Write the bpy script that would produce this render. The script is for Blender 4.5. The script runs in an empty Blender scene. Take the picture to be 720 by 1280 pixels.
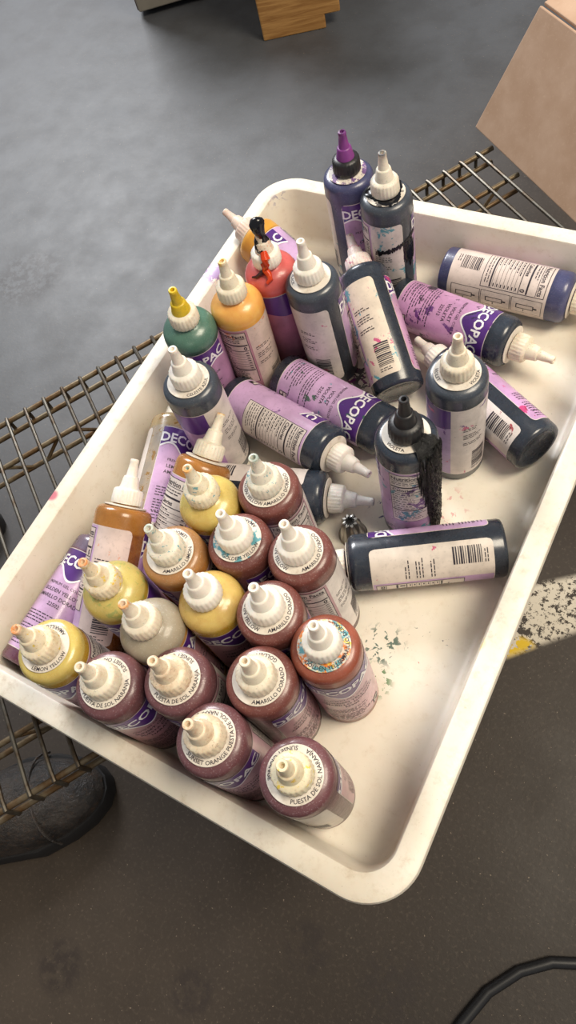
import bpy, bmesh, math, random
from mathutils import Vector, Matrix
C0 = bpy.context.scene.collection
CM = 0.01                # everything below is measured in centimetres
Z0 = 28.0                # height of the tray floor above the ground
SPOTS=[(8.9,-22.5,3.2),(23.1,-17.3,2.8),(40.9,-7.1,4),(32,-8,3),(-60,60,8),(20,110,10)]
PATCH=(43,36,14);PE1=(-.71,.71,8.0,1.0);PE2=(.6,-.8,7.7,1.0);YEL=(40.6,30.0)
CORD=[(44.5,-24),(45.9,-16),(46.96,-10.51),(47.9,-6.36),(49.1,-2.89),(51.13,.15),(53.49,2.26),(55.8,3.4),(58.4,4.1),(61.5,4.2),(66,3.4),(72,.5)]
SHOE1=((-7.2,-15.2),45,'worn black leather shoe below the rack at the lower left, toe pointing right',1.08)
SHOE2=((-43.5,9.5),35,'dark shoe at the left edge behind the rack wires, only its toe showing',1.0)
LIGHTS=[((-2.6,2.4,2.6),(.1,.3,.2),1.4,1.2,172,(.97,.98,1.0)),
        ((1.4,.7,2.4),(.3,.2,.3),1.0,1.0,60,(1.0,.88,.70))]
WORLD=((.84,.85,.86,1),.36);EXPO=0.05
POSE={
 'B1':((12.639, 4.5, 0.047),(-0.014, 0.0131, 0.9998)),
 'B2':((17.774, 4.466, 0.025),(0.01, 0.0045, 0.9999)),
 'B3':((22.418, 6.705, 0.054),(-0.0186, 0.009, 0.9998)),
 'B4':((14.131, 10.363, 0.025),(-0.0123, 0.0066, 0.9999)),
 'B5':((18.445, 9.056, 0.031),(-0.0118, 0.0074, 0.9999)),
 'B6':((17.236, 14.735, 0.062),(-0.0193, -0.0207, 0.9996)),
 'B7':((21.349, 12.57, 0.033),(-0.0115, 0.0067, 0.9999)),
 'B8':((21.446, 17.307, 0.067),(-0.0264, -0.0034, 0.9996)),
 'B9':((26.405, 18.026, 0.149),(-0.0618, 0.0092, 0.998)),
 'B10':((25.809, 13.482, 0.035),(-0.0123, 0.0063, 0.9999)),
 'B11':((27.227, 9.071, 0.037),(0.0107, 0.0113, 0.9999)),
 'B12':((30.409, 12.841, 0.038),(-0.0144, 0.0044, 0.9999)),
 'B13':((26.48, 4.486, 0.055),(-0.0213, 0.0071, 0.9997)),
 'B14':((32.019, 5.163, 0.031),(0.0105, -0.0079, 0.9999)),
 'B15':((17.321, 19.393, 0.047),(-0.0206, 0.0013, 0.9998)),
 'B16':((21.123, 22.033, 0.029),(-0.0078, -0.0101, 0.9999)),
 'B20':((9.948, 28.315, 0.044),(0.0197, -0.0132, 0.9997)),
 'B22':((5.805, 33.959, 0.2),(0.0772, -0.0427, 0.9961)),
 'B23':((9.009, 37.385, 0.076),(0.0287, -0.0081, 0.9996)),
 'B24':((10.27, 41.936, 0.03),(0.0119, -0.02, 0.9997)),
 'G':((15.205, 41.479, 0.093),(-0.0249, -0.0257, 0.9994)),
 'V':((30.024, 35.999, 0.007),(0.001, -0.0027, 1.0)),
 'K':((28.764, 29.062, 0.095),(-0.0057, 0.0399, 0.9992)),
 'D1':((12.216, 54.092, 0.021),(0.0035, -0.0091, 1.0)),
 'D2':((16.801, 52.28, 0.01),(0.0042, -0.001, 1.0)),
 'B17':((10.066, 6.54, 2.186),(-0.1552, 0.9, 0.4074)),
 'B18':((12.498, 13.103, 1.958),(0.0212, 0.8803, 0.474)),
 'B19':((8.823, 16.842, 2.462),(-0.3145, 0.9485, 0.0378)),
 'B21':((5.081, 2.631, 2.336),(-0.0043, 1.0, -0.0007)),
 'B26':((8.704, 33.34, 2.471),(0.9725, -0.219, 0.0793)),
 'B27':((12.091, 37.305, 2.328),(0.9773, -0.2106, 0.0246)),
 'B28':((9.938, 23.426, 2.404),(0.9581, 0.2864, -0.0089)),
 'B29':((23.303, 39.253, 2.64),(-0.6169, 0.7274, 0.3006)),
 'B30':((18.667, 49.49, 2.328),(0.9838, -0.174, 0.0431)),
 'B31':((21.582, 54.481, 2.339),(0.9998, -0.0155, 0.0157)),
 'B33':((36.574, 37.653, 2.822),(-0.87, 0.4911, -0.044)),
 'B34':((37.12, 28.232, 2.337),(-0.8647, -0.5018, 0.0218)),
 'B25':((14.415, 46.015, 2.717),(-0.9074, 0.2643, 0.3268)),
}
pi = math.pi
def link(o, parent=None):
    C0.objects.link(o)
    if parent: o.parent = parent
    return o
def mesh_from(name, V, F, mats, mi=None, smooth=True):
    me = bpy.data.meshes.new(name)
    me.from_pydata([(x*CM, y*CM, z*CM) for x, y, z in V], [], F)
    for m in mats: me.materials.append(m)
    if mi: me.polygons.foreach_set('material_index', mi)
    if smooth: me.polygons.foreach_set('use_smooth', [True]*len(F))
    me.update()
    return me
class MB:
    """collects faces (cm) with material slots"""
    def __init__(s): s.V=[]; s.F=[]; s.M=[]
    def add(s, V, F, m=0):
        o=len(s.V); s.V+=[tuple(v) for v in V]; s.F+=[tuple(i+o for i in f) for f in F]; s.M+=[m]*len(F)
    def lathe(s, prof, n=64, m=0, rf=None, cap0=True, cap1=True, org=(0,0,0)):
        V=[];F=[]
        for k,(r,z) in enumerate(prof):
            for i in range(n):
                a=2*pi*i/n; rr=r if rf is None else rf(r,z,a,i,k)
                V.append((org[0]+rr*math.cos(a),org[1]+rr*math.sin(a),org[2]+z))
        for k in range(len(prof)-1):
            for i in range(n):
                j=(i+1)%n; F.append((k*n+i,k*n+j,(k+1)*n+j,(k+1)*n+i))
        if cap0: F.append(tuple(range(n-1,-1,-1)))
        if cap1: F.append(tuple((len(prof)-1)*n+i for i in range(n)))
        s.add(V,F,m)
    def box(s, lo, hi, m=0):
        x0,y0,z0=lo;x1,y1,z1=hi
        s.add([(x0,y0,z0),(x1,y0,z0),(x1,y1,z0),(x0,y1,z0),(x0,y0,z1),(x1,y0,z1),(x1,y1,z1),(x0,y1,z1)],
              [(3,2,1,0),(4,5,6,7),(0,1,5,4),(1,2,6,5),(2,3,7,6),(3,0,4,7)],m)
    def tube(s, pts, r, n=8, m=0, closed=False):
        pts=[Vector(p) for p in pts]; V=[];F=[];N=len(pts); rad=r if isinstance(r,list) else [r]*N
        up=Vector((0,0,1))
        for k,p in enumerate(pts):
            t=(pts[min(k+1,N-1)]-pts[max(k-1,0)]).normalized()
            a=t.cross(up) if abs(t.dot(up))<.95 else t.cross(Vector((1,0,0)))
            a.normalize(); b=t.cross(a).normalized()
            if k and (a.dot(pa)<0): a=-a;b=-b
            pa=a
            for i in range(n):
                w=2*pi*i/n; V.append(p+a*math.cos(w)*rad[k]+b*math.sin(w)*rad[k])
        for k in range(N-1):
            for i in range(n):
                j=(i+1)%n;F.append((k*n+i,k*n+j,(k+1)*n+j,(k+1)*n+i))
        F.append(tuple(range(n-1,-1,-1)));F.append(tuple((N-1)*n+i for i in range(n)))
        s.add(V,F,m)
    def mesh(s,name,mats,smooth=True): return mesh_from(name,s.V,s.F,mats,s.M,smooth)
    def build(s,name,mats,parent=None,smooth=True,bevel=0,sharp=True):
        me=s.mesh(name,mats,smooth)
        if sharp and smooth: me.set_sharp_from_angle(angle=math.radians(38))
        o=bpy.data.objects.new(name,me)
        if bevel:
            b=o.modifiers.new('bevel','BEVEL');b.width=bevel*CM;b.segments=2;b.limit_method='ANGLE'
        return link(o,parent)
def tag(o,label,cat,group=None,kind=None):
    if label:o['label']=label
    if cat:o['category']=cat
    if group:o['group']=group
    if kind:o['kind']=kind
    return o
def empty(name,loc=(0,0,0)):
    o=bpy.data.objects.new(name,None);o.empty_display_size=.02
    o.location=(loc[0]*CM,loc[1]*CM,(loc[2]+Z0)*CM);return link(o)
# ------------------------------------------------------------------ materials
def lin(c):
    return tuple(((v/255)/12.92 if v/255<=.04045 else ((v/255+.055)/1.055)**2.4) for v in c)+(1,)
class NT:
    def __init__(s,name):
        s.m=bpy.data.materials.new(name);s.m.use_nodes=True;s.t=s.m.node_tree;s.t.nodes.clear()
        s.o=s.n('ShaderNodeOutputMaterial');s.b=s.n('ShaderNodeBsdfPrincipled');s.l(s.b.outputs[0],s.o.inputs[0])
        tc=s.n('ShaderNodeTexCoord');mp=s.n('ShaderNodeVectorMath');mp.operation='SCALE';mp.inputs['Scale'].default_value=100
        s.l(tc.outputs['Object'],mp.inputs[0]);s.P=mp.outputs[0]       # object coordinates in cm
        sp=s.n('ShaderNodeSeparateXYZ');s.l(s.P,sp.inputs[0]);s.X,s.Y,s.Z=sp.outputs
        oi=s.n('ShaderNodeObjectInfo');s.rnd=oi.outputs['Random']
    def n(s,t):return s.t.nodes.new(t)
    def l(s,a,b):s.t.links.new(a,b)
    def put(s,sock,v):
        if hasattr(v,'is_linked') or isinstance(v,bpy.types.NodeSocket):s.l(v,sock)
        else:sock.default_value=v
    def math(s,op,a,b=0.,c=None,clamp=False):
        m=s.n('ShaderNodeMath');m.operation=op;m.use_clamp=clamp;s.put(m.inputs[0],a);s.put(m.inputs[1],b)
        if c is not None:s.put(m.inputs[2],c)
        return m.outputs[0]
    def off(s,v):
        m=s.n('ShaderNodeVectorMath');m.operation='ADD';s.l(s.P,m.inputs[0])
        w=s.n('ShaderNodeCombineXYZ')
        for i,k in enumerate((13.,37.,71.)): s.l(s.math('MULTIPLY_ADD',s.rnd,k,v),w.inputs[i])
        s.l(w.outputs[0],m.inputs[1]);return m.outputs[0]
    def noise(s,scale,detail=3,rough=.55,vec=None,seed=0.,dist=0.):
        k=s.n('ShaderNodeTexNoise');k.inputs['Scale'].default_value=scale;k.inputs['Detail'].default_value=detail
        k.inputs['Roughness'].default_value=rough;k.inputs['Distortion'].default_value=dist
        s.l(vec or s.off(seed),k.inputs['Vector']);return k.outputs['Fac']
    def ramp(s,f,a,b):      # smooth 0..1 between a and b (b may be below a)
        m=s.n('ShaderNodeMapRange');m.interpolation_type='SMOOTHSTEP';s.put(m.inputs[0],f)
        if a<b: m.inputs[1].default_value=a;m.inputs[2].default_value=b;m.inputs[3].default_value=0;m.inputs[4].default_value=1
        else: m.inputs[1].default_value=b;m.inputs[2].default_value=a;m.inputs[3].default_value=1;m.inputs[4].default_value=0
        return m.outputs[0]
    def mix(s,f,a,b,mode='MIX'):
        m=s.n('ShaderNodeMix');m.data_type='RGBA';m.blend_type=mode;s.put(m.inputs[0],f)
        s.put(m.inputs[6],a);s.put(m.inputs[7],b);return m.outputs[2]
    def mul(s,*a):
        r=a[0]
        for b in a[1:]:r=s.math('MULTIPLY',r,b)
        return r
    def near(s,x,y,z,r,soft=.6):   # 1 inside a ball
        m=s.n('ShaderNodeVectorMath');m.operation='DISTANCE';s.l(s.P,m.inputs[0]);m.inputs[1].default_value=(x,y,z)
        return s.ramp(m.outputs['Value'],r,r*soft)
    def bump(s,h,dist=.1,strength=.3):
        b=s.n('ShaderNodeBump');b.inputs['Strength'].default_value=strength;b.inputs['Distance'].default_value=dist*CM
        s.l(h,b.inputs['Height']);s.l(b.outputs[0],s.b.inputs['Normal'])
    def set(s,color=None,rough=None,metal=None,**kw):
        if color is not None:s.put(s.b.inputs['Base Color'],color)
        if rough is not None:s.put(s.b.inputs['Roughness'],rough)
        if metal is not None:s.put(s.b.inputs['Metallic'],metal)
        for k,v in kw.items():s.put(s.b.inputs[k.replace('_',' ')],v)
        return s.m
def flat(name,c,rough=.5,metal=0,**kw): return NT(name).set(lin(c),rough,metal,**kw)
PROC={}
def body_mat(key,top,low=None,dust=.35,level=None,rough=.28,streak=None):
    """coloured gel seen through a soft plastic bottle"""
    if key in PROC:return PROC[key]
    t=NT('gel_'+key);low=low or top
    lv=level if level is not None else 11.0
    c=t.mix(t.ramp(t.Z,lv-.15,lv+.15),lin(low),lin(top))
    nz=t.noise(.55,4,.6,seed=2);c=t.mix(t.mul(t.ramp(nz,.35,.7),.35),c,t.mix(.5,c,lin([min(255,v*1.5+12) for v in top])))
    sp=t.ramp(t.noise(9,2,.5,seed=5),.56,.72)
    c=t.mix(t.mul(sp,dust),c,lin([min(255,int(v*.6+95)) for v in top]))
    if streak:c=t.mix(t.mul(t.ramp(t.noise(1.1,5,.7,seed=9,dist=1),.55,.6),.8),c,lin(streak))
    t.set(c,t.math('MULTIPLY_ADD',t.noise(2,3),.25,rough-.1),Coat_Weight=.25,Coat_Roughness=.12,Subsurface_Weight=.08,Subsurface_Scale=.01)
    PROC[key]=t.m;return t.m
STAINS={'pink':(190,50,112),'teal':(60,150,165),'black':(18,16,28),'purple':(90,35,120),'orange':(225,120,20),'yellow':(225,190,30),'red':(150,20,40),'green':(30,90,60)}
def paper_mat(kind,stain=(),base=None,amt=.5):
    """label paper; stains are dried splashes on it"""
    key=('paper',kind,tuple(stain),base,amt)
    if key in PROC:return PROC[key]
    col=base or {'lilac':(205,165,210),'white':(226,216,210),'purple':(84,40,128),'text':(250,248,250),'ink':(38,32,44)}[kind]
    t=NT('label_'+kind)
    c=t.mix(t.ramp(t.noise(.35,3,.6,seed=1),.3,.75),lin(col),lin([v*.86 for v in col]))
    c=t.mix(t.mul(t.ramp(t.noise(3.5,4,.7,seed=4),.52,.7),.3),c,lin([v*.7 for v in col]))
    if kind!='text' or amt>.6:
        for i,s_ in enumerate(stain):
            th=.66-.13*amt
            f=t.mul(t.ramp(t.noise(.55+.15*i,6,.66,seed=11+7*i,dist=.4),th,th+.035),.9)
            c=t.mix(f,c,lin(STAINS[s_]))
    t.set(c,.36,Coat_Weight=.35,Coat_Roughness=.12)
    PROC[key]=t.m;return t.m
def cap_mat(tip=None,base=(232,224,208),dirt=(170,130,80),amt=.4,spots=None):
    key=('cap',tip,base,dirt,amt,spots)
    if key in PROC:return PROC[key]
    t=NT('cap_plastic');c=lin(base)
    c=t.mix(t.mul(t.ramp(t.noise(.9,5,.7,seed=3),.42,.75),amt),c,lin(dirt))
    c=t.mix(t.mul(t.ramp(t.noise(6,3,.6,seed=8),.6,.7),amt*.8),c,lin([v*.55 for v in dirt]))
    if spots:c=t.mix(t.mul(t.ramp(t.noise(1.7,5,.7,seed=21),.59,.63),.85),c,lin(STAINS[spots]))
    if tip:
        z=t.math('MULTIPLY_ADD',t.noise(1.6,4,.7,seed=6),1.6,t.Z)
        c=t.mix(t.mul(t.ramp(z,17.0,17.5),.85),c,lin(tip))
    t.set(c,.42,Subsurface_Weight=.12,Subsurface_Scale=.006)
    PROC[key]=t.m;return t.m
def ring_mat(spots=None,base=(222,214,202)):
    key=('ring',spots,base)
    if key in PROC:return PROC[key]
    t=NT('neck_ring_paper');c=lin(base)
    c=t.mix(t.mul(t.ramp(t.noise(1.2,5,.7,seed=3),.45,.75),.5),c,lin((165,140,120)))
    if spots:
        for i,s_ in enumerate(spots):c=t.mix(t.mul(t.ramp(t.noise(1.+.3*i,5,.65,seed=20+5*i),.52,.57),.9),c,lin(STAINS[s_]))
    t.set(c,.5);PROC[key]=t.m;return t.m
INK=flat('print_ink',(40,34,46),.5)
# ------------------------------------------------------------------ lettering
_txt={}
def text2d(s,size,bold=0.,cut=.22):
    """lettering as flat triangles (cm): returns verts, faces, width"""
    k=(s,size,bold)
    if k in _txt:return _txt[k]
    cu=bpy.data.curves.new('lettering','FONT');cu.body=s;cu.size=size;cu.offset=bold;cu.resolution_u=2
    ob=bpy.data.objects.new('lettering',cu);C0.objects.link(ob)
    bpy.context.view_layer.update()
    me=bpy.data.meshes.new_from_object(ob.evaluated_get(bpy.context.evaluated_depsgraph_get()))
    bpy.data.objects.remove(ob);bpy.data.curves.remove(cu)
    bm=bmesh.new();bm.from_mesh(me);bpy.data.meshes.remove(me)
    bmesh.ops.triangulate(bm,faces=bm.faces[:])
    xs=[v.co.x for v in bm.verts] or [0];x0,x1=min(xs),max(xs);x=x0+cut
    while x<x1:
        bmesh.ops.bisect_plane(bm,geom=bm.verts[:]+bm.edges[:]+bm.faces[:],plane_co=(x,0,0),plane_no=(1,0,0));x+=cut
    bm.verts.index_update()
    r=([(v.co.x-x0,v.co.y) for v in bm.verts],[tuple(v.index for v in f.verts) for f in bm.faces],x1-x0)
    bm.free();_txt[k]=r;return r
RB=2.36
def wrap(mb,V2,F,m,r,phi,z):    # lay flat shapes round the bottle; phi in degrees, x to the right
    V=[]
    for x,y in V2:
        a=math.radians(phi)+x/RB;V.append((r*math.cos(a),r*math.sin(a),z+y))
    mb.add(V,F,m)
def wtext(mb,s,size,m,r,phi,z,bold=0.,center=True,vertical=False,sx=1.):
    V,F,w=text2d(s,size,bold);
    if vertical:V=[(-(y),x-w/2) for x,y in V]
    else:V=[((x-w/2 if center else x)*sx,y) for x,y in V]
    wrap(mb,V,F,m,r,phi,z)
def wrect(mb,m,r,p0,p1,z0,z1,nz=1):
    n=max(1,int(abs(p1-p0)/5));V=[];F=[]
    for i in range(n+1):
        a=math.radians(p0+(p1-p0)*i/n)
        for k in range(nz+1):V.append((r*math.cos(a),r*math.sin(a),z0+(z1-z0)*k/nz))
    for i in range(n):
        for k in range(nz):
            a=i*(nz+1)+k;F.append((a,a+nz+1,a+nz+2,a+1))
    mb.add(V,F,m)
def wpanel(mb,m,r,p0,p1,z0f,z1f,rc0=0,rc1=0):
    """panel between two height functions of phi with rounded ends"""
    n=int(abs(p1-p0)/2.5);V=[];F=[]
    for i in range(n+1):
        ph=p0+(p1-p0)*i/n;a=math.radians(ph);s0=math.radians(abs(ph-p0))*RB;s1=math.radians(abs(p1-ph))*RB;ins=0
        if rc0 and s0<rc0:ins=rc0-math.sqrt(max(0,rc0**2-(rc0-s0)**2))
        if rc1 and s1<rc1:ins=rc1-math.sqrt(max(0,rc1**2-(rc1-s1)**2))
        z0=z0f(ph)+ins;z1=z1f(ph)-ins
        V+=[(r*math.cos(a),r*math.sin(a),z0),(r*math.cos(a),r*math.sin(a),z1)]
    for i in range(n):F.append((2*i,2*i+2,2*i+3,2*i+1))
    mb.add(V,F,m)
def dashes(mb,m,r,p0,p1,z,rnd,h=.085,ragged=True):
    x=0;L=math.radians(p1-p0)*RB*(rnd.uniform(.55,1) if ragged else 1)
    while x<L-.1:
        w=min(rnd.uniform(.12,.45),L-x);a0=p0+math.degrees(x/RB);a1=p0+math.degrees((x+w)/RB)
        wrect(mb,m,r,a0,a1,z,z+h);x+=w+.09
# slots: 0 lilac 1 white 2 purple 3 text(white) 4 ink
ZB,ZT_=1.15,10.6
_lab={}
def label_mesh(variant,flavor,seed):
    key=(variant,flavor)
    mb=MB();rnd=random.Random(seed);r0=RB+.02
    F0,F1,N1,W1=-68,68,(162 if variant=='P' else 188),263
    wave=lambda p:8.55-.42*math.cos(math.radians(p*4.6))-.35*math.cos(math.radians(p*2.3))
    # base sheet (lilac from front over the nutrition part), white sheet for the last panel
    c=lambda v:(lambda p:v)
    wpanel(mb,1,r0-.006,F0,W1,c(ZB-.07),c(ZT_+.07),.42,.42)
    wpanel(mb,0,r0,F0+1.3,(F1+20 if variant=='I' else N1),c(ZB),c(ZT_),.35,0)
    wpanel(mb,2,r0+.012,F0+1.3,F1+2,wave,c(ZT_-.0),0,0)
    # white wavy line under the banner
    n=64
    V=[];F=[]
    for i in range(n+1):
        ph=F0+1.3+(F1+.7-F0)*i/n;a=math.radians(ph);z=wave(ph)
        for q in (z-.1,z+.1):V.append(((r0+.022)*math.cos(a),(r0+.022)*math.sin(a),q))
    for i in range(n):F.append((2*i,2*i+2,2*i+3,2*i+1))
    mb.add(V,F,3)
    wtext(mb,'DECOPAC',1.28,3,r0+.035,0,9.12,.035,sx=.95)
    wtext(mb,'PREMIUM GEL COLOR',.36,4,r0+.02,0,7.2)
    z=6.55
    for ln in flavor:
        wtext(mb,ln,.46,4,r0+.02,0,z,.004);z-=.6
    for k in range(9):
        z-=.26
        if k==4:z-=.22
        for q0,q1 in ((-52,50),):dashes(mb,4,r0+.02,q0,q1,z,rnd)
    # small printed seal at the foot of the front
    wrect(mb,4,r0+.018,38,56,1.45,2.35);wrect(mb,1,r0+.024,40,54,1.95,2.25);wrect(mb,1,r0+.024,40,46,1.55,1.85)
    for k in range(3):dashes(mb,4,r0+.02,-50,20,1.5+.28*k,rnd)
    if variant in 'NI':
        n0,n1=F1+28,N1-5;zt=ZT_-.2;zb=3.4 if variant=='N' else 4.3
        wrect(mb,4,r0+.012,n0,n1,zb,zt);wrect(mb,1,r0+.02,n0+1.3,n1-1.3,zb+.06,zt-.06)
        wtext(mb,'Nutrition Facts',.62,4,r0+.03,(n0+n1)/2,zt-.68,.012,sx=.86)
        zz=zt-.8;wrect(mb,4,r0+.03,n0+2.5,n1-2.5,zz-.03,zz+.02)
        for k in range(2):dashes(mb,4,r0+.03,n0+4,n1-10,zz-.3-.24*k,rnd)
        zz-=.8;wrect(mb,4,r0+.03,n0+2.5,n1-2.5,zz-.16,zz)
        wtext(mb,'Calories',.5,4,r0+.03,n0+5,zz-.66,.012,center=False);wtext(mb,'0',.62,4,r0+.03,n1-9,zz-.72,.015)
        zz-=.8;wrect(mb,4,r0+.03,n0+2.5,n1-2.5,zz-.07,zz)
        for k in range(7):
            zz-=.36;dashes(mb,4,r0+.03,n0+4,n0+50,zz,rnd,.1);wrect(mb,4,r0+.03,n1-12,n1-5,zz,zz+.1)
            wrect(mb,4,r0+.03,n0+2.5,n1-2.5,zz-.11,zz-.085)
        zz-=.35;wrect(mb,4,r0+.03,n0+2.5,n1-2.5,zz,zz+.14)
        while zz>zb+.45:
            zz-=.26;dashes(mb,4,r0+.03,n0+4,n1-5,zz,rnd,.08)
    else:
        wpanel(mb,2,r0+.012,F1+2,N1,lambda p:8.2+.3*math.cos(math.radians((p-F1)*3)),c(ZT_))
        for k in range(3):dashes(mb,4,r0+.02,84,140,1.5+.28*k,rnd)
    if variant=='I':
        # three instruction pictures beside the facts
        for k in range(3):
            a0,a1=N1+2,N1+42;q0=1.5+k*3.0;q1=q0+2.9
            wrect(mb,4,r0+.014,a0,a1,q0,q1);wrect(mb,1,r0+.02,a0+1,a1-1,q0+.05,q1-.05)
            wrect(mb,4,r0+.03,a0+14,a0+26,q0+.5,q0+.58);wrect(mb,4,r0+.03,a0+14,a0+26,q0+2.1,q0+2.18)
            wrect(mb,4,r0+.03,a0+14,a0+15.5,q0+.5,q0+2.1);wrect(mb,4,r0+.03,a0+24.5,a0+26,q0+.5,q0+2.1)
            wrect(mb,4,r0+.03,a0+18,a0+22,q0+2.18,q0+2.5);dashes(mb,4,r0+.03,a0+28,a1-3,q0+1.2,rnd)
        b0=118
    else:
        # white panel: few lines of text and a ladder barcode
        p0=(N1+16 if variant=='P' else N1)
        for g,(zz,cnt) in enumerate(((7.9,2),(7.05,3),(5.9,2))):
            for k in range(cnt):dashes(mb,4,r0+.015,p0+8,p0+52,zz-k*.24,rnd,.08)
        b0=N1+44 if variant=='P' else N1+30
    z=2.0
    while z<(3.9 if variant=='I' else 4.3):
        h=rnd.choice((.05,.07,.1,.14));wrect(mb,4,r0+.015,b0,b0+34,z,z+h);z+=h+rnd.choice((.06,.08,.12))
    for k in range(2):dashes(mb,4,r0+.015,b0,b0+30,1.72-.2*k,rnd,.07)
    return mb
def ring_text(mb,s,m,r,z,a_mid,size=.365):
    V,F,w=text2d(s,size,.004,cut=.15)
    mb.add([((r-y)*math.cos(math.radians(a_mid)+(x-w/2)/(r-.15)),(r-y)*math.sin(math.radians(a_mid)+(x-w/2)/(r-.15)),z) for x,y in V],F,m)
# ------------------------------------------------------------------ the bottle
BODY_FLAT=[(.2,.16),(1.55,.16),(1.75,.02),(2.1,.0),(2.27,.08),(2.36,.32),(2.36,11.65),(2.33,11.9),(2.24,12.12),(2.08,12.28),(1.85,12.38),(1.45,12.46),(1.15,12.5),(1.08,12.56),(1.08,12.95)]
BODY_DOME=[(.2,.16),(1.55,.16),(1.75,.02),(2.1,.0),(2.27,.08),(2.36,.32),(2.36,11.2),(2.32,11.5),(2.2,11.8),(2.0,12.06),(1.7,12.28),(1.4,12.42),(1.15,12.5),(1.08,12.56),(1.08,12.95)]
_body={}
def body_me(dome):
    if dome not in _body:
        mb=MB();mb.lathe(BODY_DOME if dome else BODY_FLAT,64);me=mb.mesh('bottle_body',[]);me.materials.append(None)
        _body[dome]=me
    return _body[dome]
_c={}
def cap_me():
    if 'c' not in _c:
        mb=MB();n=96
        rf=lambda r,z,a,i,k:(r-(.035 if (i//2)%2 else 0)) if 2<=k<=4 else r
        mb.lathe([(1.0,12.7),(1.24,12.7),(1.3,12.76),(1.29,13.1),(1.25,13.8),(1.15,13.93),(.9,14.03),(.7,14.08)],n,rf=rf)
        me=mb.mesh('cap',[]);me.materials.append(None);me.set_sharp_from_angle(angle=math.radians(50));_c['c']=me
        mb=MB();mb.lathe([(.84,13.98),(.83,14.1),(.76,14.3),(.65,14.95),(.6,15.04),(.5,15.07),(.47,15.14),(.4,15.8),(.35,16.2),(.37,16.25),(.37,16.42),(.33,16.53),(.2,16.55),(.15,16.45),(.12,16.1)],32)
        me=mb.mesh('nozzle',[]);me.materials.append(None);me.set_sharp_from_angle(angle=math.radians(50));_c['n']=me
    return _c['c'],_c['n']
def sobj(name,me,mats,parent):
    o=bpy.data.objects.new(name,me);link(o,parent)
    for i,m in enumerate(mats):o.material_slots[i].link='OBJECT';o.material_slots[i].material=m
    return o
CAM=Vector((42.3487,3.68177,57.50486))
_lm={}
FL={'violet':('VIOLET','VIOLETA','22512'),'golden':('GOLDEN YELLOW','AMARILLO DORADO','22502'),'lemon':('LEMON YELLOW','AMARILLO LIMON','22504'),
 'sunset':('SUNSET ORANGE','PUESTA DE SOL','NARANJA'),'black':('BLACK','NEGRO'),'blue':('SKY BLUE','CELESTE AZUL'),'none':()}
def bottle(key,label,group,body,variant='N',flavor='golden',face=0,stain=(),amt=.4,lilac=None,white=None,cap=None,noz=None,
           ring=None,ring_m=None,cap_on=True,dome=None,cap_off=0):
    b,d=POSE[key];d=Vector(d).normalized();b=Vector(b)
    to=(CAM-(b+d*9));to=(to-d*to.dot(d)).normalized();side=d.cross(to)
    f=math.radians(face);X=to*math.cos(f)-side*math.sin(f);Y=d.cross(X)
    M=Matrix((X,Y,d)).transposed().to_4x4()
    root=empty('gel_bottle',b);root.rotation_euler=M.to_euler()
    tag(root,label,'bottle',group)
    sobj('body',body_me((ring is None) if dome is None else dome),[body],root)
    lk=(variant,flavor)
    if lk not in _lm:
        me=label_mesh(variant,FL[flavor],len(_lm)+5).mesh('label',[None]*0,smooth=True)
        for _ in range(5):me.materials.append(None)
        _lm[lk]=me
    sobj('label',_lm[lk],[paper_mat('lilac',stain,lilac,amt),paper_mat('white',stain,white,amt),paper_mat('purple',stain,None,amt),
         paper_mat('text',stain,None,amt),INK],root)
    if ring is not None:
        mb=MB();mb.lathe([(1.06,12.52),(1.76,12.45),(1.78,12.51),(1.76,12.53),(1.06,12.6)],64,cap0=False,cap1=False)
        # lettering lies on the slightly coned paper
        for s,a in ring:
            k=len(mb.V);ring_text(mb,s,1,1.66,0,face+a)
            for i in range(k,len(mb.V)):
                x,y,_=mb.V[i];r=math.hypot(x,y);mb.V[i]=(x,y,12.6-(r-1.06)*.1+.012)
        mb.build('neck_ring',[ring_m or ring_mat(),INK],root)
    if cap_on:
        cm,nm=cap_me();c=sobj('cap',cm,[cap or cap_mat()],root);sobj('nozzle',nm,[noz or cap or cap_mat()],c)
    return root
def ragged(mb,m,r,ph0,ph1,z0f,z1f,seed,dz=.18,nz=24,rr=.05,dp=2.):
    """a dried crust of paint lying on the side of a bottle"""
    rnd=random.Random(seed);n=max(3,int((ph1-ph0)/dp));V=[];F=[]
    o0=[rnd.uniform(-1,1)*dz for _ in range(n+1)];o1=[rnd.uniform(-1,1)*dz for _ in range(n+1)]
    for i in range(n+1):
        ph=ph0+(ph1-ph0)*i/n;z0=z0f(ph)+o0[i];z1=max(z0+.02,z1f(ph)+o1[i])
        for k in range(nz+1):
            e=min(1,min(i,n-i)/1.5,min(k,nz-k)/1.5);a=math.radians(ph+rnd.uniform(-.7,.7))
            q=r-.03*(1-e)+e*rnd.uniform(.2,1)*rr
            V.append((q*math.cos(a),q*math.sin(a),z0+(z1-z0)*k/nz))
    for i in range(n):
        for k in range(nz):
            a=i*(nz+1)+k;F.append((a,a+nz+1,a+nz+2,a+1))
    mb.add(V,F,m)
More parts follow.
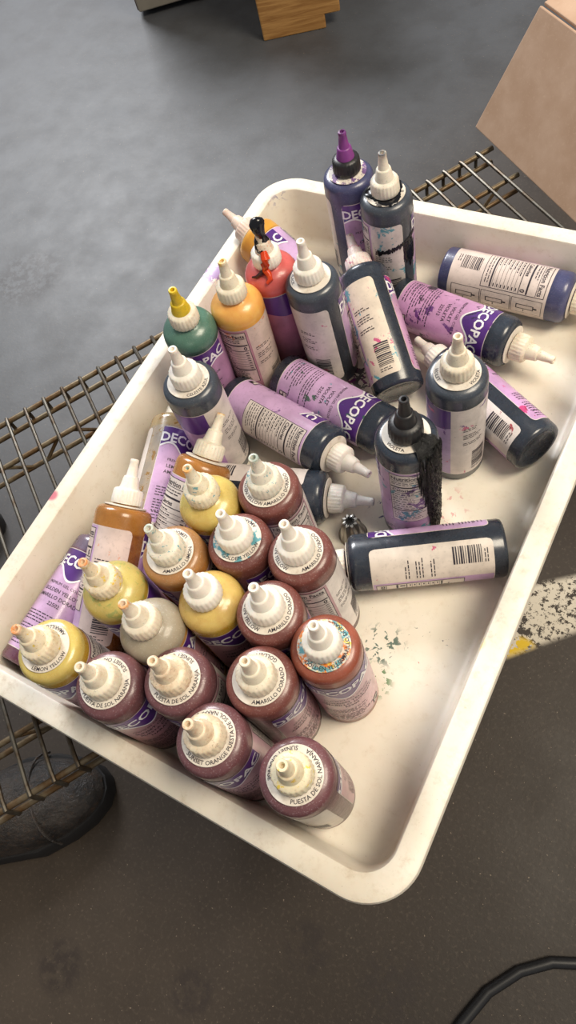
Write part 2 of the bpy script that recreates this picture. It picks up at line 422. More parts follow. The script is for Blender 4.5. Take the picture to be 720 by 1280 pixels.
# ------------------------------------------------------------------ colours
maroon=body_mat('maroon',(108,62,56),(70,34,36),.55,None,.34)
maroon_b=body_mat('maroon_bright',(138,74,56),(120,62,52),.3,None,.3)
mauve=body_mat('mauve',(100,63,67),(78,44,50),.6,None,.38)
yellow=body_mat('yellow',(198,172,94),(172,130,26),.25,11.35,.25)
yellow_c=body_mat('yellow_cloudy',(190,170,96),(170,136,30),.3,11.2,.3,(150,160,90))
gold=body_mat('gold',(198,162,92),(176,134,36),.15,11.5,.25)
grey_y=body_mat('grey_yellow',(150,140,122),(170,116,24),.5,11.0,.42)
amber=body_mat('amber',(150,108,66),(160,100,26),.5,11.4,.35)
brown=body_mat('brown',(148,98,42),(110,62,28),.1,10.4,.25)
clear_b=body_mat('clear_brown',(150,130,95),(150,140,130),.3,10.8,.2,(140,100,30))
plum=body_mat('plum',(98,82,104),(84,36,50),.2,10.8,.28)
navy=body_mat('navy',(40,47,58),(36,41,51),.12,None,.26)
slate=body_mat('slate',(58,64,74),(46,52,60),.25,None,.3)
indigo=body_mat('indigo',(62,64,98),(54,56,88),.25,None,.3)
green=body_mat('green',(72,106,92),(38,66,56),.3,11.1,.3)
red=body_mat('red',(196,88,84),(186,60,44),.15,11.0,.3)
orange=body_mat('orange',(222,158,80),(214,142,50),.12,11.0,.3)
orange_l=body_mat('orange_lying',(204,140,50),(160,96,30),.15,10.8,.3)
white=cap_mat(None,(236,230,220),(200,170,130),.18)
cream=cap_mat(None,(232,222,202),(176,136,88),.45)
dirty=cap_mat(None,(228,212,186),(168,112,62),.6)
tipO=cap_mat((214,120,20),(232,218,192),(180,140,70),.5,'yellow')
tipB=cap_mat((40,50,70),(232,224,208),(150,140,120),.35)
tipBlue=cap_mat((140,160,150),(232,224,208),(140,160,150),.45,'teal')
pinky=cap_mat((110,140,120),(232,218,210),(200,140,150),.4,'pink')
yel_n=cap_mat((214,190,30),(214,180,30),(60,90,50),.5)
black_c=cap_mat(None,(30,29,32),(60,60,62),.4)
purple_n=cap_mat((60,20,60),(128,58,134),(70,40,90),.3)
GY=[('GOLDEN YELLOW',-15),('AMARILLO DORADO',155)]
LILB=(186,138,150);LILP=(206,164,176);LILC=(208,172,214);LILG=(196,160,200);WHB=(196,186,178)
GA='gel colour bottles with red-brown gel standing in the tray corner'
GB='gel colour bottles with yellow or amber gel standing in the tray'
GD='dark gel colour bottles lying on the tray floor'
GE='gel colour bottles standing in the middle and far end of the tray'
GF='gel colour bottles leaning against the left side of the tray'
# lower left cluster -------------------------------------------------
bottle('B1','leftmost bottle of yellow gel, orange-stained tip, lemon yellow neck ring, in the tray corner',GB,yellow,'N','lemon',70,('orange',),.2,LILB,cap=tipO,ring=[('LEMON YELLOW',-35),('AMARILLO LIMON',120)])
bottle('B2','mauve-brown bottle against the near tray wall, immediately right of the leftmost yellow bottle',GA,mauve,'N','sunset',12,(),.2,LILB,WHB,cap=cream,ring=[('PUESTA DE SOL NARANJA',-45),('SUNSET ORANGE',110)])
bottle('B3','mauve-brown bottle with the brown-stained cap, behind the two bottles touching the near tray wall',GA,mauve,'N','sunset',130,(),.2,LILB,WHB,cap=dirty,ring=[('PUESTA DE SOL NARANJA',-25),('SUNSET ORANGE',130)])
bottle('B13','mauve-brown bottle against the near tray wall, its ring reading sunset orange at the front',GA,mauve,'N','sunset',48,(),.2,LILP,WHB,cap=dirty,ring=[('SUNSET ORANGE',-60),('PUESTA DE SOL NARANJA',80)])
bottle('B14','grey-mauve bottle nearest the bottom corner of the tray, yellow-stained cap',GA,mauve,'P','sunset',-82,(),.2,LILB,WHB,cap=cap_mat(None,(230,218,188),(176,136,88),.45,'yellow'),ring=[('PUESTA DE SOL NARANJA',15),('SUNSET ORANGE',170)])
bottle('B4','cloudy yellow bottle without neck ring, orange smear on its shoulder, behind the leftmost yellow bottle',GB,yellow_c,'P','lemon',60,('orange',),.2,LILB,cap=tipO)
bottle('B5','grey clouded bottle without neck ring, orange-rimmed tip',GB,grey_y,'N','lemon',5,(),.2,LILB,cap=cap_mat((220,140,40),(232,222,204),(180,150,110),.35))
bottle('B6','amber-brown bottle with amarillo limon ring and blue-green marks on its nozzle',GB,amber,'N','lemon',125,(),.2,LILB,cap=tipBlue,ring=[('AMARILLO LIMON',0),('LEMON YELLOW',140)])
bottle('B7','clean golden yellow bottle without neck ring, all-white cap, middle of the standing cluster',GB,gold,'N','lemon',0,(),.2,LILB,cap=white)
bottle('B8','red-brown bottle with blue-flecked ring, directly behind the clean golden yellow bottle',GA,maroon,'N','golden',-40,(),.2,LILB,WHB,cap=white,ring=GY,ring_m=ring_mat(('teal',)))
bottle('B9','red-brown bottle with a crooked neck ring and facts label, right edge of the cluster',GA,maroon,'N','golden',173,(),.3,LILB,(226,218,214),cap=white,ring=[('AMARILLO DORADO',50),('GOLDEN YELLOW',-110)])
bottle('B10','red-brown bottle directly right of the clean golden yellow bottle',GA,maroon,'N','golden',5,(),.2,LILB,WHB,cap=white,ring=[('AMARILLO DORADO',35),('GOLDEN YELLOW',-110)])
bottle('B11','red-brown bottle left of the orange-splashed one, grey gap in its label facing out',GA,maroon,'N','golden',-38,(),.3,LILB,WHB,cap=cream,ring=[('AMARILLO DORADO',10),('GOLDEN YELLOW',150)])
bottle('B12','rust-red bottle with orange and blue splashes all over its neck ring',GA,maroon_b,'N','golden',4,('purple',),.1,LILP,WHB,cap=white,ring=[('GOLDEN YELLOW',-20),('AMARILLO DORADO',80)],ring_m=ring_mat(('yellow','teal','orange')))
bottle('B15','pale yellow bottle without neck ring at the back of the cluster',GB,yellow,'N','lemon',0,(),.2,LILB,cap=cap_mat((220,150,60),(232,222,198),(190,160,90),.5,'teal'))
bottle('B16','red-brown bottle at the back of the cluster, beside the half-hidden navy lying bottle',GA,maroon,'N','golden',125,(),.2,LILB,cap=tipBlue,ring=[('AMARILLO DORADO',35),('GOLDEN YELLOW',-90)])
# leaning on the left ------------------------------------------------
bottle('B17','brown gel bottle with clean white nozzle, tilted back beside the left tray wall',GF,brown,'N','golden',238,('orange',),.25,LILC,(226,206,200),cap=white,ring=[],dome=False)
bottle('B18','brown gel bottle with yellow-stained nozzle, tilted back behind the pale yellow bottle',GF,brown,'N','golden',180,(),.2,LILC,cap=cap_mat((200,150,40),(232,224,206),(180,150,90),.35),ring=[],dome=False)
bottle('B19','clear brownish bottle lying along the left wall, cap end hidden by a dark standing bottle',GF,clear_b,'N','lemon',318,(),.2,LILC,cap=white,ring=[])
bottle('B21','lilac-labelled bottle lying in the left tray corner behind the leftmost yellow bottle',GF,plum,'N','golden',22,(),.1,LILC,cap=white,ring=[])
# standing row at the left rim ---------------------------------------
bottle('B20','dark standing bottle with celeste azul neck ring, nearest the left rim of the dark ones',GE,slate,'P','blue',166,(),.2,LILG,cap=white,ring=[('CELESTE AZUL',20),],dome=False)
bottle('B22','green gel bottle with a yellow nozzle standing by the left rim',GE,green,'N','none',14,(),.2,(190,140,180),cap=cream,noz=yel_n)
bottle('B23','orange gel bottle standing between the green bottle and the red bottle',GE,orange,'N','none',186,('orange',),.2,(196,140,150),(228,206,190),cap=cap_mat((226,180,60),(232,222,200),(190,150,90),.35))
r24=bottle('B24','red gel bottle with black and orange-red paint crusted over its nozzle',GE,red,'P','none',108,(),.2,(184,122,150),cap=white,noz=cap_mat((20,20,16),(226,214,196),(170,60,30),.5,'orange'))
bottle('G','black gel bottle standing right of the red one, clean white nozzle and barcode panel',GE,slate,'P','black',246,('pink',),.1,LILG,cap=white,ring=[('BLACK',-100)],dome=False)
bottle('V','slate bottle with violet neck ring and cream cap, standing behind the black-capped bottle',GE,slate,'P','violet',172,('pink','purple'),.25,(186,160,206),cap=cream,ring=[('VIOLET',-80),('VIOLETA',65)],dome=False)
rK=bottle('K','bottle with black cap and nozzle, thick black paint crust down its right side',GE,navy,'N','violet',134,('teal','purple'),.6,LILG,cap=black_c,ring=[('VIOLETA',-35)],dome=False)
rD1=bottle('D1','indigo bottle with black cap and purple nozzle at the far end of the tray',GE,indigo,'N','blue',-42,('teal',),.5,LILG,cap=black_c,noz=purple_n,ring=[],ring_m=ring_mat(('purple',)),dome=False)
rD2=bottle('D2','slate bottle with a black paint band across its label, right of the purple-nozzled bottle',GE,slate,'N','black',232,('teal',),.55,LILG,cap=tipB,ring=[],ring_m=ring_mat(('black',)),dome=False)
# lying --------------------------------------------------------------
bottle('B26','dark lying bottle with nutrition label upward, clean white nozzle pointing right',GD,navy,'N','violet',112,('purple',),.1,LILC,cap=white,ring=[],dome=False)
bottle('B27','dark lying bottle with its lilac violeta front label up, behind the lying facts-label one',GD,navy,'N','violet',8,('teal','green'),.35,LILC,cap=white,ring=[],dome=False)
bottle('B28','navy lying bottle, body half under the cluster, black-stained nozzle above the piping tip',GD,navy,'N','violet',283,(),.2,LILC,cap=cap_mat((25,40,60),(232,228,220),(60,90,110),.3),ring=[],dome=False)
bottle('B29','dark bottle leaning cap-up at mid tray, white panel splashed pink and teal',GD,navy,'N','violet',243,('pink','teal'),.5,(206,160,196),(226,210,190),cap=pinky,ring=None,dome=False)
bottle('B30','dark lying bottle with black-spotted pink front label, cream nozzle pointing right',GD,navy,'N','violet',14,('black','purple'),.5,(214,160,206),cap=cream,ring=[],dome=False)
bottle('B31','indigo lying bottle at the far right, nutrition facts and three instruction pictures showing',GD,indigo,'I','blue',168,(),.2,LILC,(224,208,200),cap=cream,ring=[],dome=False)
bottle('B33','dark lying bottle behind the violet standing one, base facing out, red streak on label',GD,navy,'N','violet',256,('pink','red'),.35,(206,160,206),cap=white,ring=[],dome=False)
bottle('B34','navy bottle lying alone toward the right wall, white barcode panel up',GD,navy,'N','violet',241,('pink',),.25,LILC,(230,218,206),cap=white,ring=[],dome=False)
bottle('B25','orange bottle leaning over the left rim, pale nozzle poking outside the tray',GF,orange_l,'N','golden',24,(),.1,LILC,cap=cap_mat(None,(222,200,186),(190,150,130),.3),ring=[],dome=False)
# ------------------------------------------------------------------ dried paint
crust=NT('dried_black_paint');crust.bump(crust.noise(7,4,.7,seed=2),.12,.9)
crust_m=crust.set(crust.mix(crust.ramp(crust.noise(1.5,3,.6,seed=4),.5,.7),lin((8,8,10)),lin((30,31,28))),.3)
ink_m=flat('thick_black_ink',(12,12,18),.18)
mb=MB()
ragged(mb,0,RB+.07,166,214,lambda p:.25+max(0,(180-p))*.28,lambda p:12.0,3,.55,60,.2,1.4)
ragged(mb,0,RB+.06,148,167,lambda p:5.2+(167-p)*.25,lambda p:11.7-abs(p-158)*.14,9,1.3,36,.12,1.4)
# lump on the shoulder up to the cap
V=[];F=[];rnd=random.Random(4)
for i in range(21):
    a=math.radians(152+i*2.9)
    for k in range(8):
        r=2.44-k*.175;V.append((r*math.cos(a),r*math.sin(a),12.0+min(k,2)*.3+rnd.uniform(0,.12)+(.12 if k>2 else 0)))
for i in range(20):
    for k in range(7):F.append((i*8+k,i*8+k+1,i*8+k+9,i*8+k+8))
mb.add(V,F,0)
o=mb.build('dried_paint_crust',[crust_m],rK,sharp=False);o['label']='thick black paint crust'
mb=MB();ragged(mb,0,RB+.05,196,306,lambda p:7.75+.012*(p-240),lambda p:8.25+.012*(p-240),12,.16,5,.05,2.5)
ragged(mb,0,RB+.05,262,300,lambda p:5.4+.03*abs(p-281),lambda p:8.1,17,.5,14,.04,2.5)
o=mb.build('paint_smear',[ink_m],rD2,sharp=False);o['label']='black band of paint'
mb=MB();rnd=random.Random(2);V=[];F=[]
for i in range(64):
    a=2*pi*i/64;q=1.62+.22*math.sin(3*a+1)+rnd.uniform(-.08,.08)
    V+=[(1.1*math.cos(a),1.1*math.sin(a),12.68),(q*.93*math.cos(a),q*.93*math.sin(a),12.62),(q*math.cos(a),q*math.sin(a),12.54)]
for i in range(64):
    j=(i+1)%64
    for k in range(2):F.append((i*3+k,i*3+k+1,j*3+k+1,j*3+k))
mb.add(V,F,0);o=mb.build('ink_ring',[ink_m],rD2,sharp=False);o['label']='black ink squeezed out round the cap'
# black and red paint over the nozzle of the red bottle
mb=MB();rnd=random.Random(6)
def rfj(r,z,a,i,k):return r*(1+.16*math.sin(2*a+z*3)+rnd.uniform(-.08,.08))
mb.lathe([(.75,14.25),(.66,14.6),(.55,15.1),(.42,15.5),(.5,15.9),(.62,16.4),(.58,16.9),(.4,17.2),(.12,17.35)],20,m=0,rf=rfj)
o=mb.build('black_paint_blob',[ink_m],r24,sharp=False);o['label']='glossy black paint over the nozzle'
fa=math.radians(108-12)
mb=MB();pts=[]
for k,(r,z) in enumerate([(.72,14.35),(1.2,14.05),(1.28,13.5),(1.3,12.95),(1.55,12.62),(1.9,12.35),(2.15,12.15)]):
    a=fa+.12*math.sin(k*1.7);pts.append((r*math.cos(a),r*math.sin(a),z))
mb.tube(pts,[.3,.42,.4,.3,.28,.25,.12],12)
o=mb.build('red_paint_run',[NT('wet_orange_red_paint').set(lin((206,62,14)),.15)],r24);o['label']='orange-red paint run down the cap'
mb=MB();pts=[]
for k,(r,z) in enumerate([(1.32,13.0),(1.5,12.66),(1.8,12.42),(1.95,12.32)]):
    a=fa-.18-.22*k;pts.append((r*math.cos(a),r*math.sin(a),z))
mb.tube(pts,[.12,.2,.16,.08],10);mb.build('dark_red_drop',[flat('dark_red_paint',(58,10,12),.15)],r24)
# ------------------------------------------------------------------ piping tip
mb=MB();n=64
def rp(r,z,a,i,k):
    if k>=4:return r*(1+(.22 if k>=5 else .1)*math.cos(8*a))
    return r
mb.lathe([(1.02,0),(1.06,.06),(1.03,.14),(.96,.2),(.72,1.5),(.58,2.35),(.46,2.7),(.3,2.72),(.27,2.4)],n,rf=rp,cap0=False,cap1=False)
V=[(0,0,2.35)];V+=[(.28*math.cos(2*pi*i/32),.28*math.sin(2*pi*i/32),2.36) for i in range(32)]
mb.add(V,[(0,1+i,1+(i+1)%32) for i in range(32)],1)
for i in range(8):   # slots of the star opening
    a=2*pi*(i+.5)/8;c,s=math.cos(a),math.sin(a);w=.05
    mb.add([(.2*c-w*s,.2*s+w*c,2.735),(.2*c+w*s,.2*s-w*c,2.735),(.5*c+w*s*.6,.5*s-w*c*.6,2.72),(.5*c-w*s*.6,.5*s+w*c*.6,2.72)],[(0,1,2,3)],1)
steel=NT('brushed_steel');steel_m=steel.set(steel.mix(steel.noise(2,4,.6),lin((150,148,142)),lin((196,192,184))),.3,1.)
pt=mb.build('piping_tip',[steel_m,flat('slot_black',(10,10,12),.7)]);pt.location=(24.75*CM,25.55*CM,Z0*CM);pt.scale=(1.22,1.22,.98)
tag(pt,'small steel star piping tip standing on the tray beside the black-stained nozzle','piping tip')
# ------------------------------------------------------------------ tray
W,L,HR=40.53,59.03,6.2
def loop(ins,z,R,ins_y=None):
    iy=ins if ins_y is None else ins_y
    x0,x1,y0,y1=ins,W-ins,iy,L-iy;R=max(R,.3);P=[]
    for cx,cy,a0 in ((x1-R,y1-R,0),(x0+R,y1-R,90),(x0+R,y0+R,180),(x1-R,y0+R,270)):
        for k in range(13):
            a=math.radians(a0+90*k/12);P.append((cx+R*math.cos(a),cy+R*math.sin(a),z))
    return P
sec=[(2.9,-.4,1.6),(2.45,-.25,1.9),(2.2,.2,2.1),(1.5,5.5,2.6),(.45,5.6,3.6),(.4,4.95,3.6),(.12,4.9,3.9),(0,5.0,4.),(0,5.85,4.),(.1,6.1,3.9),(.3,6.2,3.7),(1.55,6.2,2.55),(1.75,6.13,2.4),(1.85,5.95,2.3),(2.3,.75,2.0),(2.42,.35,1.9),(2.7,.1,1.7),(3.1,0,1.4)]
mb=MB();V=[];F=[];n=52
for i,(a,z,R) in enumerate(sec):V+=loop(a,z,R)
for k in range(len(sec)-1):
    for i in range(n):
        j=(i+1)%n;F.append((k*n+i,k*n+j,(k+1)*n+j,(k+1)*n+i))
F.append(tuple(range(n-1,-1,-1)));F.append(tuple((len(sec)-1)*n+i for i in range(n)))
mb.add(V,F,0)
t=NT('worn_white_plastic');P=t.P
c=lin((232,225,211))
c=t.mix(t.mul(t.ramp(t.noise(.09,4,.6,vec=P),.4,.75),.4),c,lin((206,188,162)))
c=t.mix(t.mul(t.ramp(t.noise(.9,5,.7,vec=P),.5,.8),.35),c,lin((190,170,140)))
rim=t.ramp(t.Z,5.6,6.0)
c=t.mix(t.mul(rim,t.ramp(t.noise(.5,6,.75,vec=P),.5,.72),.45),c,lin((176,154,124)))
c=t.mix(t.mul(t.ramp(t.noise(5,3,.6,vec=P),.68,.74),.45),c,lin((110,90,70)))
def splat(x,y,z,r,col,th,sc,seed,a=.9):
    global c
    v=t.n('ShaderNodeVectorMath');v.operation='ADD';t.l(P,v.inputs[0]);v.inputs[1].default_value=(seed,seed*2,seed)
    c=t.mix(t.mul(t.near(x,y,z,r,.5),t.ramp(t.noise(sc,4,.6,vec=v.outputs[0],dist=.5),th,th+.03),a),c,lin(col))
splat(18.2,42.8,0,4.2,(22,16,38),.5,.9,3)
splat(17.6,41.,0,4,(110,30,100),.56,1.3,7)
splat(31.2,17.5,0,2.2,(30,80,70),.55,1.4,9,.85)
splat(31.8,14.6,0,1.8,(40,110,40),.55,1.8,11,.85)
splat(31.5,12.6,0,1.2,(30,30,40),.55,2.2,13)
splat(26.,28.6,0,1.3,(50,40,110),.54,1.5,15)
splat(31,31,0,2.6,(200,90,100),.58,1.2,17,.5)
splat(34.5,19.5,0,2.8,(40,50,60),.66,2.2,19,.8)
splat(34.5,17.5,0,2.2,(170,70,20),.68,2.2,21,.8)
splat(1.2,44.2,6.1,1.8,(130,80,170),.42,.8,23,.75)
splat(3.,55.5,5.9,1.6,(120,110,150),.5,1.4,25,.7)
splat(.3,16.4,6.,.7,(190,60,100),.3,1.,27,.8)
splat(38.2,19.,6.1,.9,(226,206,60),.3,.8,29,.6)
splat(37,42,0,6,(60,50,60),.7,2.5,31,.6)
t.bump(t.noise(3,4,.6,vec=P),.05,.12)
t.set(c,t.math('MULTIPLY_ADD',t.noise(1.2,3,.6,vec=P),.3,.27),Subsurface_Weight=.05,Subsurface_Scale=.01)
tray=mb.build('tray',[t.m]);tray.location=(0,0,Z0*CM)
tag(tray,'large white plastic tray with rounded rim holding the bottles, resting on the wire rack','tray')
# ------------------------------------------------------------------ wire rack
U=Vector((.545,.838,0)).normalized();N=Vector((U.y,-U.x,0))
def UN(u,n,z):return tuple(U*u+N*n+Vector((0,0,z)))
t=NT('tarnished_wire');wire_m=t.set(t.mix(t.ramp(t.noise(.5,5,.7,vec=t.P),.4,.7),lin((98,94,86)),lin((76,60,44))),.42,.8)
t=NT('rusty_rail');rail_m=t.set(t.mix(t.ramp(t.noise(.4,5,.7,vec=t.P),.38,.65),lin((116,104,84)),lin((92,68,42))),.5,.7)
rack=empty('wire_rack',(0,0,0));rack.location=(0,0,Z0*CM)
tag(rack,'tarnished wire rack shelf under the white tray','rack')
NA,NB=-26.6,11.35;ZS=-.75
for k in range(-14,29):
    u=11.06+2.266*k;ue=u-1.35
    if u>74.3:continue
    mb=MB();p=[UN(u+.0,NA+.1,-3.1),UN(u,NA-.28,-2.6),UN(u,NA-.3,-1.1),UN(u,NA-.1,ZS+.05),UN(u,NA+.3,ZS+.12)]
    p+=[UN(u+(ue-u)*q,NA+(NB-NA)*q,ZS+.12) for q in (.25,.5,.75,.985)]
    p+=[UN(ue,NB+.25,ZS),UN(ue,NB+.3,-1.3),UN(ue,NB+.28,-2.9),UN(ue,NB+.1,-3.15)]
    mb.tube(p,.21,8);mb.build('cross_wire',[wire_m],rack)
UA,UB=-24,74.3
def rail(n,z,r,ua=UA,ub=UB,sk=0):
    mb=MB();mb.tube([UN(ua+(ub-ua)*q+sk,n,z) for q in (0,.2,.4,.6,.8,1)],r,10);return mb.build('rail',[rail_m],rack)
rail(NA,ZS-.3,.3);rail(NA,-2.9,.3)
rail(NB,ZS-.3,.3,UA-1.3,UB-1.35);rail(NB,-2.9,.3,UA-1.3,UB-1.35)
for n in (-21.1,-7.5,6.1):
    rail(n,ZS-.3,.28,UA-.5,UB-.6);rail(n,-3.2,.28,UA-.5,UB-.6)
    mb=MB();p=[];u=UA;k=0
    while u<UB-1:
        zz=(ZS-.35,-3.1)[k%2];p+=[UN(u-.9,n+.05,zz),UN(u+.9,n+.05,zz)];u+=4.0;k+=1
    mb.tube(p,.2,8);mb.build('zigzag_brace',[rail_m],rack)
for n,u in ((6.1,12),(6.1,38),(-7.5,18),(-7.5,50)):
    mb=MB();mb.tube([UN(u,n,-28),UN(u,n,-27.4)],1.5,20);mb.tube([UN(u,n,-27.4),UN(u,n,-3.2)],1.1,20);mb.build('leg',[wire_m],rack)
# ------------------------------------------------------------------ ground
t=NT('stained_concrete');P=t.P
c=lin((56,45,35))
c=t.mix(t.ramp(t.noise(.012,4,.6,vec=P),.3,.7),c,lin((66,57,48)))
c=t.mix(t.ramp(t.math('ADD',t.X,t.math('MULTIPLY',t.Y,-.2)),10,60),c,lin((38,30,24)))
c=t.mix(t.ramp(t.math('ADD',t.X,t.math('MULTIPLY',t.Y,-.35)),0,-62),c,lin((80,82,86)))  # bluish sheen of reflected light towards the far left, painted into the floor colour
c=t.mix(t.mul(t.ramp(t.noise(.12,5,.65,vec=P),.35,.7),.28),c,lin((36,30,25)))
c=t.mix(t.mul(t.ramp(t.noise(2.5,3,.6,vec=P),.5,.8),.3),c,lin((104,92,80)))
c=t.mix(t.mul(t.ramp(t.noise(3.2,2,.5,vec=P),.70,.76),.6),c,lin((150,134,116)))
for x,y,r in SPOTS:
    c=t.mix(t.mul(t.near(x,y,0,r,.55),t.ramp(t.noise(.7,5,.7,vec=P),.42,.55),.55),c,lin((38,30,28)))
# flaked white paint mark with a drop of yellow
ux,uy=.55,.835
def stripe(a,b,c0,soft):   # signed edge
    return t.ramp(t.math('ADD',t.math('MULTIPLY',t.X,a),t.math('MULTIPLY_ADD',t.Y,b,c0)),0,soft)
inside=t.mul(t.near(PATCH[0],PATCH[1],0,PATCH[2],.8),stripe(*PE1),stripe(*PE2))
fl=t.mul(inside,t.ramp(t.noise(.35,6,.75,vec=P),.44,.46),t.ramp(t.noise(1.6,5,.75,vec=P),.43,.46))
c=t.mix(fl,c,lin((196,186,168)))
c=t.mix(t.mul(inside,t.near(YEL[0],YEL[1],0,2.2,.6),t.ramp(t.noise(.9,4,.6,vec=P),.42,.46)),c,lin((206,170,20)))
t.bump(t.noise(1.5,5,.7,vec=P),.08,.25)
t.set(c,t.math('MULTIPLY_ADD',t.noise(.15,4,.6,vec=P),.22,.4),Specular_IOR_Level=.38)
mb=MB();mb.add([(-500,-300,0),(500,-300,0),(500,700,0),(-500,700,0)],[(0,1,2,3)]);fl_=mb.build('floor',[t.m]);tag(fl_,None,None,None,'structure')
# ------------------------------------------------------------------ cord
t=NT('black_rubber');rub=t.set(t.mix(t.noise(3,3),lin((20,20,22)),lin((34,34,36))),.4)
mb=MB();mb.tube([(x,y,.54) for x,y in CORD],.54,16);mb2=mb;o=mb.build('power_cord',[rub]);tag(o,'thick black cord curving across the floor near the bottom right','cord')
# ------------------------------------------------------------------ cardboard box with its flap hanging down
t=NT('cardboard');P=t.P
c=t.mix(t.ramp(t.noise(.25,4,.6,vec=P),.3,.7),lin((186,156,132)),lin((172,140,114)))
c=t.mix(t.mul(t.ramp(t.noise(4,3,.6,vec=P),.5,.8),.3),c,lin((206,178,152)))
c=t.mix(t.mul(t.near(9.3,1.,11,3.2,.4),t.ramp(t.noise(1.2,4,.7,vec=P),.42,.6),.6),c,lin((96,108,140)))
card_m=t.set(c,.8)
p0=Vector((15.7,78.57,Z0-.1));p1=Vector((20.75,82.2,11.6+Z0));ed=Vector((15.06,-11.62,0)).normalized();T=.4
fd=(p1-p0);fd=fd-ed*fd.dot(ed)*0;wd=44
card=empty('cardboard_sheet',(16,78,0));tag(card,'brown cardboard sheet at the top right, leaning with its lower edge on the rack end','cardboard')
def slab(name,a,b,c_,d_,nrm,par):
    mb=MB();nrm=nrm.normalized()*T
    q=[a,b,c_,d_];V=[tuple(v) for v in q]+[tuple(v-nrm) for v in q]
    mb.add(V,[(0,1,2,3),(7,6,5,4),(0,4,5,1),(1,5,6,2),(2,6,7,3),(3,7,4,0)]);o=mb.build(name,[card_m],None,smooth=False,bevel=.12)
    o.parent=par;o.matrix_parent_inverse=Matrix.Translation(-par.location);return o
slab('panel',p1,p0,p0+ed*wd,p1+ed*wd,fd.cross(ed),card)
bk=Vector((-ed.y,ed.x,0));f2=(bk*.97+Vector((0,0,.1)))*20
slab('flap',p1+f2+ed*.4,p1+fd.normalized()*.06+ed*.15,p1+fd.normalized()*.06+ed*wd,p1+f2+ed*wd,f2.cross(ed),card)
# ------------------------------------------------------------------ wooden block and grey cabinet at the top edge
t=NT('varnished_oak');mp=t.n('ShaderNodeMapping');mp.inputs['Scale'].default_value=(.06,.06,.9);t.l(t.P,mp.inputs[0])
g=t.noise(1.6,6,.7,vec=mp.outputs[0],dist=.6)
oak=t.set(t.mix(t.ramp(g,.3,.7),lin((196,148,88)),lin((150,104,54))),.45)
a=Vector((-49.0,130.7,0));b=Vector((-37.6,137.0,0));e=(b-a).normalized();bk2=Vector((-e.y,e.x,0))
prof=[(0,0),(13.0,0),(13.0,2.6),(16.2,2.6),(16.2,30),(0,30)]
mb=MB();V=[tuple(a+e*x+Vector((0,0,z))) for x,z in prof]+[tuple(a+e*x+bk2*3.2+Vector((0,0,z))) for x,z in prof];n=6
mb.add(V,[tuple(range(n)),tuple(range(2*n-1,n-1,-1))]+[(i,i+n,(i+1)%n+n,(i+1)%n) for i in range(n)])
o=mb.build('wooden_block',[oak],None,smooth=False,bevel=.25);tag(o,'varnished wooden board end standing on the floor at the top edge','wood')
a=Vector((-83.4,134.,0));b=Vector((-71.9,142.1,0));e=(b-a).normalized();bk2=Vector((-e.y,e.x,0))
gm=NT('grey_painted_metal');gm_=gm.set(gm.mix(gm.noise(.5,3),lin((120,114,104)),lin((138,132,120))),.5)
cab=empty('grey_cabinet',(a.x,a.y,-28));tag(cab,'grey cabinet at the top left edge, only its lower corner in view','cabinet')
def obox(name,a,e,k,x0,x1,y0,y1,z0,z1,m,par):
    mb=MB();V=[tuple(a+e*x+k*y+Vector((0,0,z))-Vector((a.x,a.y,0))) for z in (z0,z1) for x,y in ((x0,y0),(x1,y0),(x1,y1),(x0,y1))]
    mb.add(V,[(3,2,1,0),(4,5,6,7),(0,1,5,4),(1,2,6,5),(2,3,7,6),(3,0,4,7)]);return mb.build(name,[m],par,smooth=False,bevel=.3)
obox('plinth',a,e,bk2,1.5,38.5,2,28,0,1.3,flat('dark_plinth',(28,26,26),.6),cab)
obox('carcass',a,e,bk2,0,40,0,30,1.3,42,flat('cabinet_edge',(86,62,44),.6),cab)
obox('door',a,e,bk2,.4,39.8,-1.2,-.02,1.5,41.6,gm_,cab)
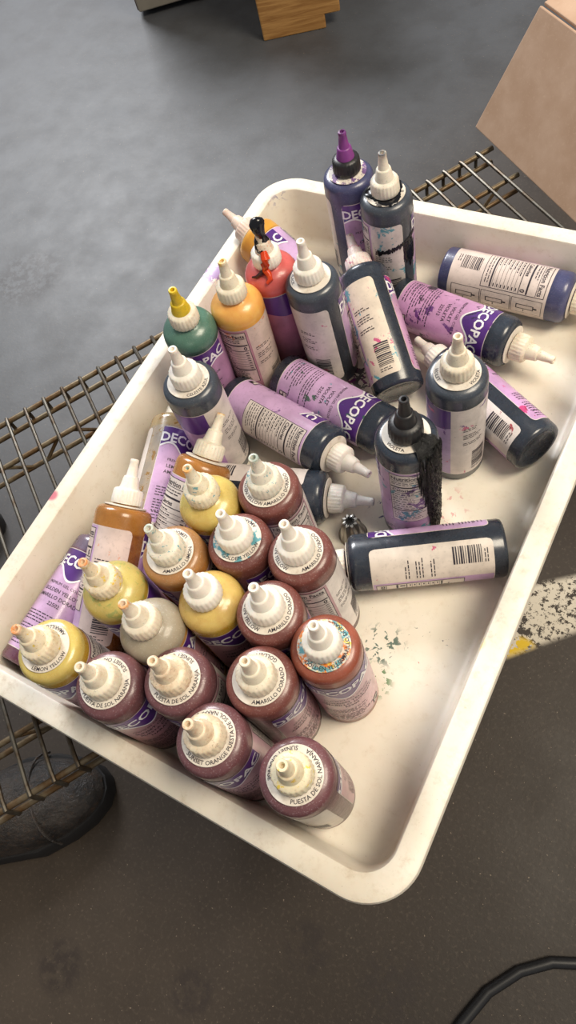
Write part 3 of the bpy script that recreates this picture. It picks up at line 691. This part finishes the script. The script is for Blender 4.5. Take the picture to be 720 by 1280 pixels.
# ------------------------------------------------------------------ shoes
t=NT('worn_black_leather')
lc=t.mix(t.ramp(t.noise(.35,5,.65),.35,.7),lin((30,27,26)),lin((62,55,50)));lc=t.mix(t.mul(t.ramp(t.noise(2.5,4,.7,seed=4),.5,.75),.5),lc,lin((96,68,42)))
t.bump(t.noise(.8,6,.7),.5,.8);lea=t.set(lc,.42)
sole_m=flat('black_sole',(24,22,22),.6)
def shoe(loc,ang,label,sc=1.,mir=1):
    root=empty('shoe',(loc[0],loc[1],-28));root.rotation_euler=(0,0,math.radians(ang));tag(root,label,'shoe')
    # outline: x along the foot (toe +x), half widths
    st=[(-14,0.6,.0),(-13.6,2.6,.0),(-12,3.6,.1),(-8,3.9,.2),(-3,3.7,.3),(2,4.4,.3),(6,4.9,.2),(9.5,4.3,.1),(12,3.3,-.1),(13.8,2.0,-.2),(14.5,.7,-.2)]
    V=[];F=[];n=len(st);prof=[(1.0,0),(1.06,.3),(1.06,2.0),(1.0,2.5)]
    N2=2*n
    for q,z in prof:
        V+=[((x*(1+.02*(q-1)*5))*sc,(w*q+cx)*mir*sc,z*sc) for x,w,cx in st]+[((x*(1+.02*(q-1)*5))*sc,(-w*q+cx)*mir*sc,z*sc) for x,w,cx in reversed(st)]
    for k in range(len(prof)-1):
        for i in range(N2):
            j=(i+1)%N2;F.append((k*N2+i,k*N2+j,(k+1)*N2+j,(k+1)*N2+i))
    F.append(tuple(range(N2-1,-1,-1)));F.append(tuple(3*N2+i for i in range(N2)))
    mb=MB();mb.add(V,F);mb.build('sole',[sole_m],root)
    # upper: cross sections
    ht={-14:6,-13.6:7.5,-12:8.6,-8:8.8,-3:9.2,2:8.2,6:6.6,9.5:5.6,12:4.9,13.8:3.9,14.5:2.8}
    V=[];F=[];m=16
    for x,w,cx in st:
        h=ht[x]
        for k in range(m+1):
            a=pi*k/m;y=math.cos(a);z=math.sin(a)
            yy=(abs(y)**.75)*(1 if y>0 else -1)*w*.97*(1-.25*z*(h/10));zz=2.3+(h-2.3)*(z**.8)
            V.append((x*sc*.985,(yy+cx)*mir*sc,zz*sc))
    for i in range(n-1):
        for k in range(m):F.append((i*(m+1)+k,i*(m+1)+k+1,(i+1)*(m+1)+k+1,(i+1)*(m+1)+k))
    mb=MB();mb.add(V,F);o=mb.build('upper',[lea],root,sharp=False)
    s=o.modifiers.new('s','SUBSURF');s.levels=2;s.render_levels=2
    mb=MB()   # collar, tongue seam, toe seam
    mb.tube([((-8+4.6*math.cos(2*pi*i/24))*sc,(2.6*math.sin(2*pi*i/24)+.2)*mir*sc,(9.3-.12*math.cos(2*pi*i/24)*3)*sc) for i in range(25)],.55*sc,8)
    mb.build('collar',[lea],root)
    mb=MB();pp=[]
    for k in range(13):
        a=pi*k/12;w=5.0;h=5.7;y=math.cos(a);z=math.sin(a)
        pp.append(((8.8-1.2*z)*sc,((abs(y)**.75)*(1 if y>0 else -1)*w*.97*(1-.13*z)+.1)*mir*sc,(2.45+(h-2.3)*(z**.8)+.1)*sc))
    mb.tube(pp,.16*sc,6);mb.build('toe_seam',[lea],root)
    return root
shoe(*SHOE1);shoe(*SHOE2)
# ------------------------------------------------------------------ camera
R=Matrix(((.8687133,.45658495,-.19200882),(.33505241,-.8271879,-.45110981),(-.36479732,.32755207,-.87156902)))
cam=bpy.data.cameras.new('camera');co=bpy.data.objects.new('camera',cam);link(co)
M=Matrix((R[0],-R[1],-R[2])).transposed().to_4x4();M.translation=Vector((CAM.x*CM,CAM.y*CM,(CAM.z+Z0)*CM));co.matrix_world=M
cam.sensor_fit='VERTICAL';cam.sensor_height=36;cam.lens=905.05/1280*36;cam.clip_start=.02;cam.clip_end=100
bpy.context.scene.camera=co
# ------------------------------------------------------------------ light
def area(loc,tgt,sx,sy,power,col):
    l=bpy.data.lights.new('area','AREA');l.shape='RECTANGLE';l.size=sx;l.size_y=sy;l.energy=power;l.color=col
    o=bpy.data.objects.new('area_light',l);link(o);o.location=loc
    o.rotation_euler=(Vector(tgt)-Vector(loc)).to_track_quat('-Z','Y').to_euler();return o
for a in LIGHTS:area(*a)
w=bpy.data.worlds.new('world');bpy.context.scene.world=w;w.use_nodes=True
bg=w.node_tree.nodes['Background'];bg.inputs[0].default_value=WORLD[0];bg.inputs[1].default_value=WORLD[1]
sc=bpy.context.scene;sc.view_settings.view_transform='Standard';sc.view_settings.exposure=EXPO
